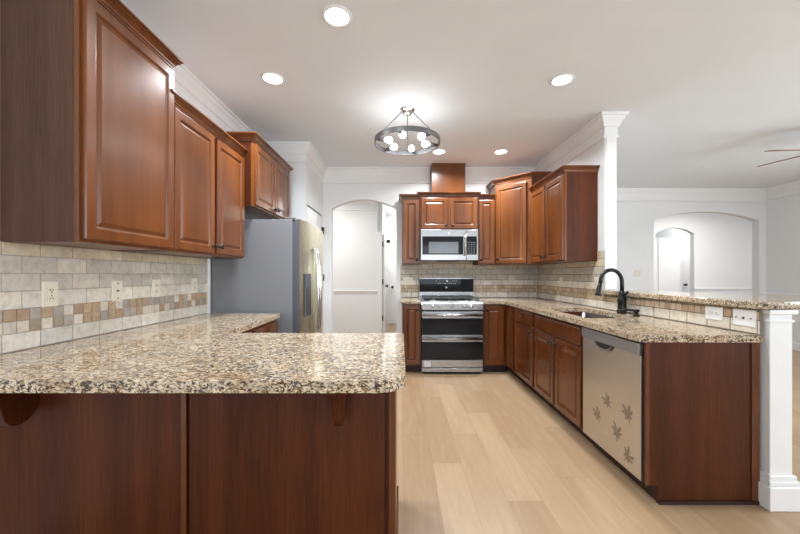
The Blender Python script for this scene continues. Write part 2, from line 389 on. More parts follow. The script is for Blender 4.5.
# pilaster face on the wall end and square post under the bar
struct('trim_11', B((XR+0.012, XP-0.012, 3.268, 3.28, 1.10, H-0.22)), M['trim'], 0.002)
PX0, PX1, PY0, PY1 = 1.962, 2.082, 1.832, 1.955
bm = B((PX0, PX1, PY0, PY1, 0.1, 1.054))
for z0, z1, e in ((0, 0.125, 0.030), (1.03, 1.054, 0.016), (0.985, 1.0, 0.007)): box(bm, PX0-(e if z0 > 0.9 or z0 == 0 else 0), PX1+e, PY0-e, PY1+e*0, z0, z1)
box(bm, PX0-0.020, PX1+0.020, PY0-0.020, PY1, 0.125, 0.150); box(bm, PX0-0.012, PX1+0.012, PY0-0.012, PY1, 0.150, 0.175)
struct('trim_12', bm, M['trim'], 0.004)

# ---------------------------------------------------------------- tiles
GREY = [srgb(204, 198, 187), srgb(210, 204, 193), srgb(196, 190, 180), srgb(214, 206, 194)]
TAN = [srgb(214, 200, 176), srgb(220, 206, 180), srgb(208, 195, 174)]
CREAM = [srgb(232, 224, 212), srgb(224, 216, 203), srgb(236, 228, 216), srgb(220, 213, 203)]
MOS = [srgb(178, 148, 118), srgb(164, 136, 110), srgb(186, 158, 126), srgb(164, 158, 154), srgb(154, 138, 122), srgb(172, 164, 160), CREAM[0], CREAM[1]]
GROUT = srgb(138, 130, 120)
def backsplash(regions, warm=0.0, offset=0.0):
    """local frame: wall plane y=0, room side -y, x along wall; regions (u0,u1,z0,z1)"""
    bm = bmesh.new(); lay = bm.loops.layers.float_color.new('tile')
    rows = []; z = 0.915
    rows.append((z, 0.991, 'big', 0)); rows.append((0.991, 1.042, 'mos', 1)); rows.append((1.042, 1.093, 'mos', 2))
    z = 1.093
    for i in range(7): rows.append((z, z+0.076, 'big', 3+i)); z += 0.076
    cache = {}
    GR = tuple(q*(1.6 if warm < 0.1 else 0.85) for q in GROUT)
    for (u0, u1, zz0, zz1) in regions:
        # grout bed
        n0 = len(bm.faces); box(bm, u0, u1, -0.006, 0.0, zz0, zz1); bm.faces.ensure_lookup_table()
        for f in bm.faces[n0:]:
            for l in f.loops: l[lay] = GR + (1,)
        for (a, b, kind, ri) in rows:
            z0, z1 = max(a, zz0), min(b, zz1)
            if z1-z0 < 0.006: continue
            wdt = 0.1525 if kind == 'big' else 0.051
            off = (0.076 if ri % 2 else 0) if kind == 'big' else 0
            k0 = int(math.floor((u0-off-offset)/wdt)); k1 = int(math.ceil((u1-off-offset)/wdt))
            for k in range(k0, k1):
                s0 = max(u0, k*wdt+off+offset); s1 = min(u1, (k+1)*wdt+off+offset)
                if s1-s0 < 0.008: continue
                if (ri, k) not in cache:
                    rr = random.random
                    if kind == 'mos':
                        c = random.choice(MOS)
                        c = [0.75*q+0.25*t_ for q, t_ in zip(c, srgb(200, 180, 156))]
                        if warm > 0.4: c = [0.45*q+0.55*t_ for q, t_ in zip(c, srgb(206, 182, 150))]
                    elif ri == 0: c = random.choice(CREAM)
                    elif ri == 3: c = random.choice(CREAM)
                    elif ri >= 6: c = random.choice(TAN if warm < 0.5 else TAN+GREY)
                    else: c = random.choice(GREY)
                    j = 0.84+0.11*rr(); c = [q*j for q in c]
                    c = [c[0]*(1+0.03*warm), c[1], c[2]*(1-0.05*warm)]
                    cache[(ri, k)] = c
                c = cache[(ri, k)]
                g, e = (0.0015 if warm < 0.1 else 0.0028), 0.0022
                o_ = [(s0+g, z0+g), (s1-g, z0+g), (s1-g, z1-g), (s0+g, z1-g)]; i_ = [(s0+g+e, z0+g+e), (s1-g-e, z0+g+e), (s1-g-e, z1-g-e), (s0+g+e, z1-g-e)]
                vo = [bm.verts.new((p[0], -0.0055, p[1])) for p in o_]; vm = [bm.verts.new((p[0], -0.0085, p[1])) for p in o_]; vi = [bm.verts.new((p[0], -0.0102, p[1])) for p in i_]
                fs = [bm.faces.new(vi), bm.faces.new(vo[::-1])]
                for q in range(4):
                    fs.append(bm.faces.new((vo[q], vo[(q+1) % 4], vm[(q+1) % 4], vm[q]))); fs.append(bm.faces.new((vm[q], vm[(q+1) % 4], vi[(q+1) % 4], vi[q])))
                for f in fs:
                    for l in f.loops: l[lay] = tuple(c)+(1,)
    return bm
o = obj('tile_backsplash', backsplash([(0.02, 2.91, 0.917, 1.377)], 0.0, 0.035), M['tile']); o.location = (XL+0.0005, 0, 0); o.rotation_euler = (0, 0, PI/2)
tag(o, 'grey and cream stone tile backsplash with brown mosaic band on the left wall', 'backsplash')
o = obj('tile_backsplash', backsplash([(0.003, 0.258, 0.917, 1.378), (0.258, 1.03, 0.917, 1.46), (1.03, XR-0.012, 0.917, 1.378)], 0.5), M['tile']); o.location = (0, YB-0.0005, 0)
tag(o, 'stone tile backsplash on the back wall behind the range', 'backsplash')
o = obj('tile_backsplash', backsplash([(0.012, 1.53, 0.917, 1.378), (1.53, 1.638, 0.917, 1.47), (1.638, 3.065, 0.917, 1.052)], 0.8), M['tile']); o.location = (XR-0.0005, YB, 0); o.rotation_euler = (0, 0, -PI/2)
tag(o, 'warm stone tile backsplash behind the sink under the raised bar', 'backsplash')

# ---------------------------------------------------------------- cabinet parts
def panel_rings(bm, x0, x1, z0, z1, prof, yb):
    rings = []
    for ins, d in prof:
        rings.append([bm.verts.new(p) for p in ((x0+ins, yb-d, z0+ins), (x1-ins, yb-d, z0+ins), (x1-ins, yb-d, z1-ins), (x0+ins, yb-d, z1-ins))])
    for A, Q in zip(rings, rings[1:]):
        for k in range(4): bm.faces.new((A[k], A[(k+1) % 4], Q[(k+1) % 4], Q[k]))
    bm.faces.new(rings[0]); bm.faces.new(rings[-1])
def raised(bm, x0, x1, z0, z1, yb=0.0, fr=0.056):
    w_, h_ = x1-x0, z1-z0
    fr = min(fr, w_*0.26, h_*0.3)
    k = min(1.0, (min(w_, h_)/2-fr)/0.06)
    prof = [(0, 0), (0, 0.015), (0.0015, 0.0185), (0.005, 0.020), (fr-0.010, 0.020), (fr-0.006, 0.0185), (fr-0.002, 0.0125), (fr+0.003*k, 0.0095), (fr+0.007*k, 0.0095), (fr+0.020*k, 0.0160), (fr+0.022*k, 0.0175)]
    panel_rings(bm, x0, x1, z0, z1, prof, yb)
def slab_front(bm, x0, x1, z0, z1, yb=0.0):
    panel_rings(bm, x0, x1, z0, z1, [(0, 0), (0, 0.013), (0.004, 0.0175), (0.012, 0.0195), (0.014, 0.020)], yb)
def knob(parent, x, z, y=-0.020):
    bm = bmesh.new(); lathe(bm, [(0.009, 0), (0.009, -0.003), (0.005, -0.006), (0.005, -0.014), (0.016, -0.019), (0.0185, -0.024), (0.014, -0.030), (0, -0.031)], (x, y, z), 'y', 16)
    return obj('knob', bm, M['bronze'], parent, smooth=True)
def door(parent, x0, x1, z0, z1, mat, kn=None, yb=0.0):
    bm = bmesh.new(); raised(bm, x0, x1, z0, z1, yb)
    d = obj('door', bm, mat, parent)
    if kn: knob(d, kn[0], kn[1], yb-0.020)
    return d
def drawer(parent, x0, x1, z0, z1, mat, kn=True, name='drawer'):
    bm = bmesh.new(); slab_front(bm, x0, x1, z0, z1)
    d = obj(name, bm, mat, parent)
    if kn: knob(d, (x0+x1)/2, (z0+z1)/2)
    return d
CAB = lambda z: [(0, z-0.062), (0.007, z-0.062), (0.007, z-0.052), (0.012, z-0.048), (0.014, z-0.038), (0.026, z-0.022), (0.032, z-0.020), (0.032, z-0.012), (0.042, z-0.010), (0.042, z), (0, z)]
def upper(label, loc, rz, W, D, z0, z1, doors, sides=(True, True), group=None, mat=None, side_mat=None, crown=True, name='wall_cabinet'):
    mat = mat or M['door_wood']; sm = side_mat or M['panel']
    t = thing(name, label, 'cabinet', (loc[0], loc[1], z0), rz, group)
    h = z1-z0
    bm = B((0, 0.018, 0.019, D, 0, h-0.002), (W-0.018, W, 0.019, D, 0, h-0.002), (0.018, W-0.018, 0.019, D, h-0.02, h-0.002), (0.018, W-0.018, D-0.01, D, 0.03, h-0.02))
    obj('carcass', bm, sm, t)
    obj('bottom_panel', B((0.018, W-0.018, 0.019, D, 0.003, 0.02)), mat, t)
    st = 0.038
    xs = [0, W]
    bm = B((0, st, 0, 0.019, 0, h), (W-st, W, 0, 0.019, 0, h), (st, W-st, 0, 0.019, 0, st), (st, W-st, 0, 0.019, h-0.05, h))
    for a, b in zip(doors, doors[1:]): box(bm, (a[1]+b[0])/2-st/2, (a[1]+b[0])/2+st/2, 0, 0.019, st, h-0.05)
    obj('face_frame', bm, mat, t, 0.0015)
    for d in doors: door(t, d[0], d[1], 0.014, h-0.045, mat, d[2] and (d[2], 0.065 if len(d) < 4 else d[3]))
    if crown:
        p = []
        if sides[0]: p.append((0, D))
        p += [(0, 0), (W, 0)]
        if sides[1]: p.append((W, D))
        bm = bmesh.new(); sweep(bm, p, CAB(h+0.03)); box(bm, 0, W, 0, D, h, h+0.004)
        obj('crown_moulding', bm, mat, t)
    return t
def basecab(label, loc, rz, W, D, doors, drawers, group=None, mat=None, sides=None, false=False, name='base_cabinet'):
    mat = mat or M['base_wood']
    t = thing(name, label, 'cabinet', (loc[0], loc[1], 0), rz, group)
    bm = B((0, W, 0.019, D, 0.10, 0.13), (0, 0.018, 0.019, D, 0.13, 0.873), (W-0.018, W, 0.019, D, 0.13, 0.873), (0.018, W-0.018, D-0.012, D, 0.13, 0.873))
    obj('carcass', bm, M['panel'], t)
    obj('toe_kick', B((0, W, 0.075, 0.09, 0.0, 0.10)), M['toe'], t)
    st = 0.03
    bm = B((0, st, 0, 0.019, 0.10, 0.873), (W-st, W, 0, 0.019, 0.10, 0.873), (st, W-st, 0, 0.019, 0.10, 0.13), (st, W-st, 0, 0.019, 0.845, 0.873))
    if drawers: box(bm, st, W-st, 0, 0.019, 0.695, 0.725)
    for a, b in zip(doors, doors[1:]): box(bm, (a[1]+b[0])/2-0.02, (a[1]+b[0])/2+0.02, 0, 0.019, 0.13, 0.695)
    obj('face_frame', bm, mat, t, 0.0015)
    top = 0.702 if drawers else 0.852
    for d in doors: door(t, d[0], d[1], 0.115, top, mat, d[2] and (d[2], top-0.05))
    for d in drawers: drawer(t, d[0], d[1], 0.716, 0.852, mat, d[2], 'false_front' if false else 'drawer')
    return t

# ---------------------------------------------------------------- left wall uppers (front faces +X, local x runs away from the camera)
R90 = PI/2
t = upper('tall cherry wall cabinet nearest the camera, with a dark side panel', (-1.315, 1.408), R90, 0.575, 0.320, 1.375, 2.455, [(0.012, 0.571, None)], side_mat=M['panel_grey'])
t = upper('lower two-door cherry wall cabinet between the tall near one and the fridge', (-1.327, 1.99), R90, 0.915, 0.308, 1.375, 2.26, [(0.012, 0.440, 0.415), (0.475, 0.903, 0.500)])
t = upper('short cherry wall cabinet mounted above the fridge', (-1.245, 2.91), R90, 0.93, 0.39, 1.82, 2.40, [(0.02, 0.455, 0.43, 0.05), (0.475, 0.91, 0.50, 0.05)])
# back wall uppers
upper('narrow cherry wall cabinet left of the microwave', (0.022, 4.588), 0, 0.235, 0.33, 1.375, 2.275, [(0.012, 0.223, 0.195)], sides=(True, False))
upper('short two-door cherry wall cabinet directly above the microwave', (0.259, 4.568), 0, 0.768, 0.35, 1.836, 2.30, [(0.015, 0.367, 0.34, 0.05), (0.401, 0.753, 0.43, 0.05)])
upper('narrow cherry wall cabinet right of the microwave', (1.029, 4.588), 0, 0.225, 0.33, 1.375, 2.275, [(0.012, 0.213, 0.04)], sides=(False, False))
# diagonal corner cabinet
A, Bc = Vector((1.258, 4.612)), Vector((1.617, 4.253)); Wd = (Bc-A).length
t = thing('corner_wall_cabinet', 'tall single-door cherry wall cabinet set diagonally in the corner', 'cabinet', (A.x, A.y, 1.375), -PI/4)
def loc45(p):
    d = Vector(p)-A; c, s = math.cos(PI/4), math.sin(PI/4); return (c*d.x-s*d.y, s*d.x+c*d.y)
poly = [loc45(p) for p in ((1.258, YB-0.001), (1.258, 4.612), (1.617, 4.253), (XR-0.001, 4.253), (XR-0.001, YB-0.001))]
poly = [(x, y + (0.019 if abs(y) < 1e-4 else 0)) for x, y in poly]
bm = bmesh.new(); prism(bm, poly, 0, 1.065); obj('carcass', bm, M['door_wood'], t)
h = 1.07
obj('face_frame', B((0, 0.04, 0, 0.019, 0, h), (Wd-0.04, Wd, 0, 0.019, 0, h), (0.04, Wd-0.04, 0, 0.019, 0, 0.04), (Wd-0.08, Wd-0.04, 0, 0.019, 0.04, h-0.05), (0.04, Wd-0.04, 0, 0.019, h-0.05, h)), M['door_wood'], t, 0.0015)
door(t, 0.022, Wd-0.062, 0.014, h-0.045, M['door_wood'], (0.065, 0.07))
bm = bmesh.new(); sweep(bm, [loc45((1.258, YB-0.002)), (0, 0), (Wd, 0), loc45((XR-0.002, 4.253))], CAB(h+0.055)); prism(bm, [loc45(p) for p in ((1.258, YB-0.002), (1.258, 4.612), (1.617, 4.253), (XR-0.002, 4.253), (XR-0.002, YB-0.002))], h, h+0.004)
obj('crown_moulding', bm, M['door_wood'], t)
# right wall uppers
upper('two-door cherry wall cabinet on the right wall with a plain end panel', (1.615, 4.248), -R90, 0.855, 0.325, 1.375, 2.275, [(0.012, 0.413, 0.385), (0.443, 0.843, 0.47)], sides=(False, True), side_mat=M['panel'])
# hood duct cover
o = obj('duct_cover', B((0.425, 0.883, 4.70, YB-0.003, 2.337, H-0.002)), M['door_wood'], None, 0.002)
tag(o, 'square cherry duct cover rising from the microwave cabinet to the ceiling', 'duct cover')

# ---------------------------------------------------------------- base cabinets
YF = 4.31
basecab('narrow cherry base cabinet left of the range', (0.022, YF+0.02), 0, 0.232, 0.588, [(0.012, 0.220, 0.19)], [])
t = basecab('cherry base cabinet right of the range, ending in the corner', (1.032, YF+0.02), 0, 0.30, 0.588, [(0.012, 0.262, 0.045)], [])
XF = 1.333
basecab('blind corner cherry base cabinet with a plain narrow front', (XF, YF+0.015), -R90, 0.305, 0.588, [(0.03, 0.28, None)], [])
basecab('cherry base cabinet with one drawer over one door, left of the sink cabinet', (XF, 4.018), -R90, 0.605, 0.60, [(0.03, 0.575, 0.53)], [(0.03, 0.575, True)])
basecab('wide cherry sink base cabinet with a false front over two doors', (XF, 3.410), -R90, 0.905, 0.588, [(0.02, 0.437, 0.40), (0.467, 0.885, 0.505)], [(0.02, 0.885, False)], false=True)
# end panel
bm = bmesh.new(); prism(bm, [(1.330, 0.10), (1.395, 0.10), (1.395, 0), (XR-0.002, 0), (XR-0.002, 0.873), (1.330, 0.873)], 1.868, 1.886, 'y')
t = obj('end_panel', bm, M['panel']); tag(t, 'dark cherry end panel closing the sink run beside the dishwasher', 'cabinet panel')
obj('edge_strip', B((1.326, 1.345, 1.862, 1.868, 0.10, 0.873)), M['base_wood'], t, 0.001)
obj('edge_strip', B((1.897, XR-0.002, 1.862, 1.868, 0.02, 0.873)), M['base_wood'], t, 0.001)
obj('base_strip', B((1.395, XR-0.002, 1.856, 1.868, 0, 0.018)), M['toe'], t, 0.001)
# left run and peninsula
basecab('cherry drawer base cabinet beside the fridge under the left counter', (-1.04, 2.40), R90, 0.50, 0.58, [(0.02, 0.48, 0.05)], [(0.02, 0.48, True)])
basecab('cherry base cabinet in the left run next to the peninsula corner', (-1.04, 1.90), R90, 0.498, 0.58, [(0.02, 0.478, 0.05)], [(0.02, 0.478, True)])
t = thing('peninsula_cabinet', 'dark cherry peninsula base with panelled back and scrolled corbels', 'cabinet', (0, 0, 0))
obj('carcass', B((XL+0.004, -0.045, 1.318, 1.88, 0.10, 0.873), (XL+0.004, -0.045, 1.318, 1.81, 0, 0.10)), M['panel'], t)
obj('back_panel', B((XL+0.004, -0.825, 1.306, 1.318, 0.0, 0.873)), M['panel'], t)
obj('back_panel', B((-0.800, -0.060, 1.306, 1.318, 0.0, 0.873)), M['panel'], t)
obj('trim_strip', B((-0.826, -0.806, 1.296, 1.306, 0.0, 0.873)), M['base_wood'], t, 0.002)
obj('corner_post', B((-0.045, -0.018, 1.300, 1.90, 0.0, 0.873)), M['base_wood'], t, 0.002)
obj('base_shoe', B((-0.018, -0.010, 1.300, 1.80, 0.0, 0.50-0.36)), M['base_wood'], t, 0.002)
def corbel(x0, x1):
    # side profile in (y, z): back on the panel, scrolled front
    pts = [(1.306, 0.873), (1.306, 0.80), (1.303, 0.77), (1.294, 0.745), (1.280, 0.722), (1.262, 0.708), (1.243, 0.703), (1.224, 0.703), (1.207, 0.710), (1.193, 0.725), (1.183, 0.748), (1.176, 0.775), (1.168, 0.800), (1.155, 0.820), (1.135, 0.833), (1.118, 0.838), (1.108, 0.846), (1.105, 0.858), (1.105, 0.873)]
    bm = bmesh.new(); prism(bm, pts, x0, x1, 'x')
    return obj('corbel', bm, M['panel'], t, 0.004)
corbel(-1.405, -1.362); corbel(-0.234, -0.204)

# ---------------------------------------------------------------- counters
def slab(name, outline, z0, z1, hole=None, bevel=0.012):
    bm = bmesh.new(); es = []
    def loop(pts):
        vs = [bm.verts.new((p[0], p[1], z1)) for p in pts]
        for i in range(len(vs)): es.append(bm.edges.new((vs[i], vs[(i+1) % len(vs)])))
    loop(outline)
    if hole: loop(hole)
    bmesh.ops.triangle_fill(bm, use_beauty=True, edges=es)
    r = bmesh.ops.extrude_face_region(bm, geom=bm.faces[:])
    for v in [g for g in r['geom'] if isinstance(g, bmesh.types.BMVert)]: v.co.z = z0
    return obj(name, bm, M['granite'], None, bevel, seg=3)
def rcorner(cx, cy, r, a0, a1, n=8): return [(cx+r*math.cos(math.radians(a0+(a1-a0)*k/n)), cy+r*math.sin(math.radians(a0+(a1-a0)*k/n))) for k in range(n+1)]
o = slab('granite_countertop', [(XL+0.001, 1.058)] + rcorner(0.017-0.09, 1.058+0.09, 0.09, -90, 0) + rcorner(0.017-0.03, 1.93-0.03, 0.03, 0, 90, 4) + [(-0.995, 1.93), (-1.015, 2.905), (XL+0.001, 2.905)], 0.876, 0.915)
tag(o, 'speckled beige granite countertop over the peninsula and left wall run', 'countertop')
bx0, bx1, by0, by1 = 1.40, 1.81, 2.57, 3.40
hole = rcorner(bx1-0.05, by1-0.05, 0.05, 0, 90, 5) + rcorner(bx0+0.05, by1-0.05, 0.05, 90, 180, 5) + rcorner(bx0+0.05, by0+0.05, 0.05, 180, 270, 5) + rcorner(bx1-0.05, by0+0.05, 0.05, 270, 360, 5)
o = slab('granite_countertop', [(XR-0.001, 1.850), (XR-0.001, YB-0.012), (1.028, YB-0.012), (1.028, 4.285), (1.235, 4.285), (1.287, 4.23)] + rcorner(1.287+0.05, 1.850+0.05, 0.05, 180, 270), 0.876, 0.915, hole)
tag(o, 'speckled granite countertop around the sink and right corner', 'countertop')
o = slab('granite_countertop', [(0.004, 4.285), (0.256, 4.285), (0.256, YB-0.012), (0.004, YB-0.012)], 0.876, 0.915)
tag(o, 'small piece of granite countertop left of the range', 'countertop')
o = slab('granite_bar_top', [(1.895, 3.27), (2.36, 3.27), (2.36, 1.84)] + rcorner(1.895+0.03, 1.81+0.03, 0.03, 270, 180, 4)[:1] + [(1.895, 1.83)], 1.056, 1.096)
tag(o, 'raised granite bar top on the half wall above the sink', 'bar top')

# ---------------------------------------------------------------- sink and faucet
t = thing('kitchen_sink', 'undermount stainless steel sink set into the granite', 'sink', (0, 0, 0))
bm = bmesh.new()
def basin(y0, y1):
    prev = None
    for ins, z in ((-0.02, 0.874), (-0.004, 0.874), (0.0, 0.868), (0.006, 0.75), (0.02, 0.72), (0.05, 0.712)):
        pts = rcorner(bx1-ins-0.05, y1-ins-0.05, 0.05, 0, 90, 5) + rcorner(bx0+ins+0.05, y1-ins-0.05, 0.05, 90, 180, 5) + rcorner(bx0+ins+0.05, y0+ins+0.05, 0.05, 180, 270, 5) + rcorner(bx1-ins-0.05, y0+ins+0.05, 0.05, 270, 360, 5)
        r = [bm.verts.new((p[0], p[1], z)) for p in pts]
        if prev:
            for k in range(len(r)): bm.faces.new((prev[k], prev[(k+1) % len(r)], r[(k+1) % len(r)], r[k]))
        prev = r
    bm.faces.new(prev)
basin(by0, by1)
o = obj('basin', bm, M['steel'], t, smooth=True)
obj('divider', B((bx0+0.004, bx1-0.004, 2.945, 2.965, 0.715, 0.84)), M['steel'], t, 0.006)
for y in (2.77, 3.15):
    bm = bmesh.new(); lathe(bm, [(0, 0.7125), (0.025, 0.7125), (0.03, 0.717), (0.045, 0.718), (0.046, 0.7125)], (1.6, y, 0), 'z', 20); obj('drain', bm, M['chrome'], t, smooth=True)
fx, fy = 1.862, 2.90
t = thing('kitchen_faucet', 'black gooseneck pull-down faucet behind the sink', 'faucet', (fx, fy, 0.915))
bm = bmesh.new(); lathe(bm, [(0.038, 0), (0.038, 0.008), (0.034, 0.014), (0.033, 0.10), (0.036, 0.108), (0.036, 0.118), (0.027, 0.130), (0.023, 0.175), (0.019, 0.19), (0, 0.19)], seg=20); obj('body', bm, M['faucet'], t, smooth=True)
ang = math.radians(197)  # spout direction in plan: towards the sink
dx, dy = math.cos(ang), math.sin(ang)*0.3
pts = [(0, 0, 0.18), (0, 0, 0.24)] + [(dx*(0.10-0.10*math.cos(a)), dy*(0.10-0.10*math.cos(a)), 0.265+0.10*math.sin(a)) for a in [PI*k/14 for k in range(0, 14)]] + [(dx*0.205, dy*0.205, 0.235)]
bm = bmesh.new(); tube(bm, pts, 0.0160, 12); obj('spout', bm, M['faucet'], t, smooth=True)
bm = bmesh.new(); e = Vector((dx*0.204, dy*0.204, 0.25)); f_ = Vector((dx*0.222, dy*0.222, 0.15)); tube(bm, [e, e.lerp(f_, 0.15), e.lerp(f_, 0.2), e.lerp(f_, 0.7), e.lerp(f_, 0.9), f_], [0.016, 0.016, 0.019, 0.020, 0.026, 0.026], 14); obj('spray_head', bm, M['faucet'], t, smooth=True)
bm = bmesh.new(); tube(bm, [(0.0, -0.022, 0.155), (0.004, -0.045, 0.165), (0.008, -0.06, 0.185)], [0.010, 0.010, 0.012], 10); obj('handle', bm, M['faucet'], t, smooth=True)
t = thing('soap_dispenser', 'small black soap dispenser on the counter right of the faucet', 'soap dispenser', (1.845, 2.70, 0.915))
bm = bmesh.new(); lathe(bm, [(0.024, 0), (0.024, 0.01), (0.014, 0.014), (0.014, 0.03), (0.022, 0.034), (0.022, 0.052), (0, 0.056)], seg=18); obj('pump_head', bm, M['faucet'], t, smooth=True)
bm = bmesh.new(); tube(bm, [(0, 0, 0.044), (-0.05, 0.03, 0.048), (-0.10, 0.055, 0.042), (-0.115, 0.062, 0.034)], [0.008, 0.008, 0.007, 0.007], 10); obj('nozzle', bm, M['faucet'], t, smooth=True)

# ---------------------------------------------------------------- refrigerator
t = thing('refrigerator', 'side-by-side stainless refrigerator with grey side between counter and pantry', 'refrigerator', (-0.93, 2.965, 0), R90)
# local: front -y, x along depth of room (width 0.90), y to wall
FW = 0.905
obj('cabinet_body', B((0, FW, 0.0, 0.69, 0.03, 1.715)), M['fridge_side'], t, 0.006)
obj('hinge_cover', B((0.02, 0.10, -0.02, 0.06, 1.715, 1.735)), M['gasket'], t, 0.004)
obj('hinge_cover', B((FW-0.10, FW-0.02, -0.02, 0.06, 1.715, 1.735)), M['gasket'], t, 0.004)
obj('gasket', B((0.008, FW-0.008, -0.02, 0, 0.08, 1.70)), M['gasket'], t)
obj('toe_grille', B((0.01, FW-0.01, 0.005, 0.03, 0.0, 0.08)), M['black'], t)
def fdoor(x0, x1, z0, z1):
    bm = bmesh.new(); n = 10; top = []
    pts = [(x0, -0.02)]
    for k in range(n+1):
        x = x0+(x1-x0)*k/n; g = (x-0.0)/FW
        pts.append((x, -0.062-0.022*math.sin(PI*g)))
    pts.append((x1, -0.02))
    prism(bm, pts, z0, z1); return obj('door', bm, M['steel_v'], t, 0.006)
d1 = fdoor(0.004, 0.425, 0.10, 1.725); d2 = fdoor(0.432, FW-0.004, 0.10, 1.725)
obj('door_edge', B((0.0005, 0.0035, -0.062, -0.022, 0.11, 1.715)), M['gasket'], d1)
g = obj('dispenser_panel', B((0.12, 0.30, -0.086, -0.070, 0.86, 1.25)), M['gasket'], d1, 0.006)
obj('dispenser_recess', B((0.135, 0.285, -0.090, -0.08, 0.88, 1.12)), M['black'], g, 0.004)
for x, d_ in ((0.385, d1), (0.470, d2)):
    ps = [(x, -0.078, 1.50), (x, -0.095, 1.49), (x, -0.115, 1.44), (x, -0.128, 1.30), (x, -0.134, 1.05), (x, -0.128, 0.80), (x, -0.115, 0.62), (x, -0.095, 0.57), (x, -0.078, 0.56)]
    bm = bmesh.new(); tube(bm, ps, 0.013, 12); obj('handle', bm, M['chrome'], d_, smooth=True)

# ---------------------------------------------------------------- range
RX, RW, RYF = 0.262, 0.762, 4.275
t = thing('gas_range', 'stainless double-oven gas range between the base cabinets', 'range', (RX, RYF, 0))
obj('body', B((0.003, RW-0.003, 0.045, 0.62, 0.03, 0.90)), M['steel'], t)
obj('toe_base', B((0.02, RW-0.02, 0.05, 0.6, 0.0, 0.04)), M['black'], t)
obj('cooktop', B((0.0, RW, 0.02, 0.56, 0.895, 0.915)), M['steel'], t, 0.004)
obj('burner_tray', B((0.04, RW-0.04, 0.06, 0.55, 0.915, 0.918)), M['black_glass'], t)
bm = bmesh.new(); prism(bm, [(0.0, 0.805), (0.045, 0.805), (0.045, 0.895), (0.012, 0.895), (0.0, 0.885)], 0, RW, 'x'); cp = obj('control_panel', bm, M['steel'], t, 0.002)
for px in (433.3, 439.8, 452.2, 464.5, 471.2):
    x = (px-422)/61*RW
    bm = bmesh.new(); lathe(bm, [(0.021, 0.0), (0.021, -0.008), (0.017, -0.010), (0.016, -0.034), (0, -0.036)], (x, 0, 0.850), 'y', 18); obj('burner_knob', bm, M['chrome'], t, smooth=True)
def oven(z0, z1, hz):
    d = obj('oven_door', B((0.004, RW-0.004, 0.0, 0.044, z0, z1)), M['steel'], t, 0.004)
    obj('window', B((0.004, RW-0.004, -0.004, 0.0, z0+0.002, hz-0.045)), M['oven_glass'], d, 0.002)
    bm = bmesh.new(); y = -0.05
    tube(bm, [(0.02, y, hz), (RW/2, y-0.012, hz), (RW-0.02, y, hz)], 0.014, 12)
    for x in (0.035, RW-0.035): tube(bm, [(x, 0, hz), (x, y-0.002, hz)], 0.011, 10)
    obj('handle', bm, M['steel'], d, smooth=True)
    obj('handle_band', B((0.004, RW-0.004, -0.006, 0.0, hz-0.04, hz+0.038)), M['steel'], d, 0.002)
obj('gap_strip', B((0.004, RW-0.004, 0.012, 0.05, 0.784, 0.806)), M['black'], t); oven(0.495, 0.783, 0.744); oven(0.185, 0.485, 0.452)
o = obj('storage_drawer', B((0.004, RW-0.004, 0.004, 0.044, 0.09, 0.180), (0.004, RW-0.004, 0.002, 0.044, 0.035, 0.082)), M['steel'], t, 0.003)
obj('sticker', B((0.03, 0.115, 0.0015, 0.004, 0.10, 0.165)), M['mark'], o)
# backguard
bg = obj('backguard', B((0.0, RW, 0.56, 0.630, 0.915, 1.195)), M['steel'], t, 0.004)
obj('display_glass', B((0.004, RW-0.004, 0.554, 0.56, 1.00, 1.183)), M['black_glass'], bg, 0.002)
bm = bmesh.new()
for k, (x, z, ww, hh) in enumerate([(0.235+0.026*i, 1.115, 0.012 if i % 3 else 0.004, 0.008) for i in range(11)] + [(0.235+0.05*i, 1.150, 0.01, 0.004) for i in range(3)] + [(0.46+0.03*i, 1.150, 0.01, 0.004) for i in range(3)]):
    obj('control_mark', B((x, x+ww, 0.5525, 0.554, z, z+hh)), M['mark'], bg)
for x, z in ((0.38, 1.062), (0.39, 1.152)):
    bm = bmesh.new(); lathe(bm, [(0.013, 0.5525), (0.013, 0.554)], (x, 0, z), 'y', 16); obj('dial_mark', bm, M['mark'], bg)
# grates and burners
for gx in (0.045, 0.275, 0.505):
    bm = bmesh.new(); gw = 0.212; y0, y1 = 0.075, 0.535; zt = 0.945
    for x in (gx, gx+gw): tube(bm, [(x, y0, zt), (x, y1, zt)], 0.006, 6)
    for y in (y0, (y0+y1)/2, y1): tube(bm, [(gx, y, zt), (gx+gw, y, zt)], 0.006, 6)
    for y in (0.19, 0.42):
        for a in range(8):
            dxx, dyy = math.cos(a*PI/4), math.sin(a*PI/4); tube(bm, [(gx+gw/2+0.03*dxx, y+0.03*dyy, zt), (gx+gw/2+0.10*dxx, y+0.10*dyy, zt)], 0.005, 6)
    for x in (gx, gx+gw):
        for y in (y0, y1): tube(bm, [(x, y, 0.918), (x, y, zt)], 0.006, 6)
    obj('grate', bm, M['iron'], t)
    for y in (0.19, 0.42):
        bm = bmesh.new(); lathe(bm, [(0.045, 0.918), (0.045, 0.926), (0.034, 0.928), (0.034, 0.935), (0, 0.936)], (gx+gw/2, y, 0), 'z', 20); obj('burner', bm, M['black'], t, smooth=True)

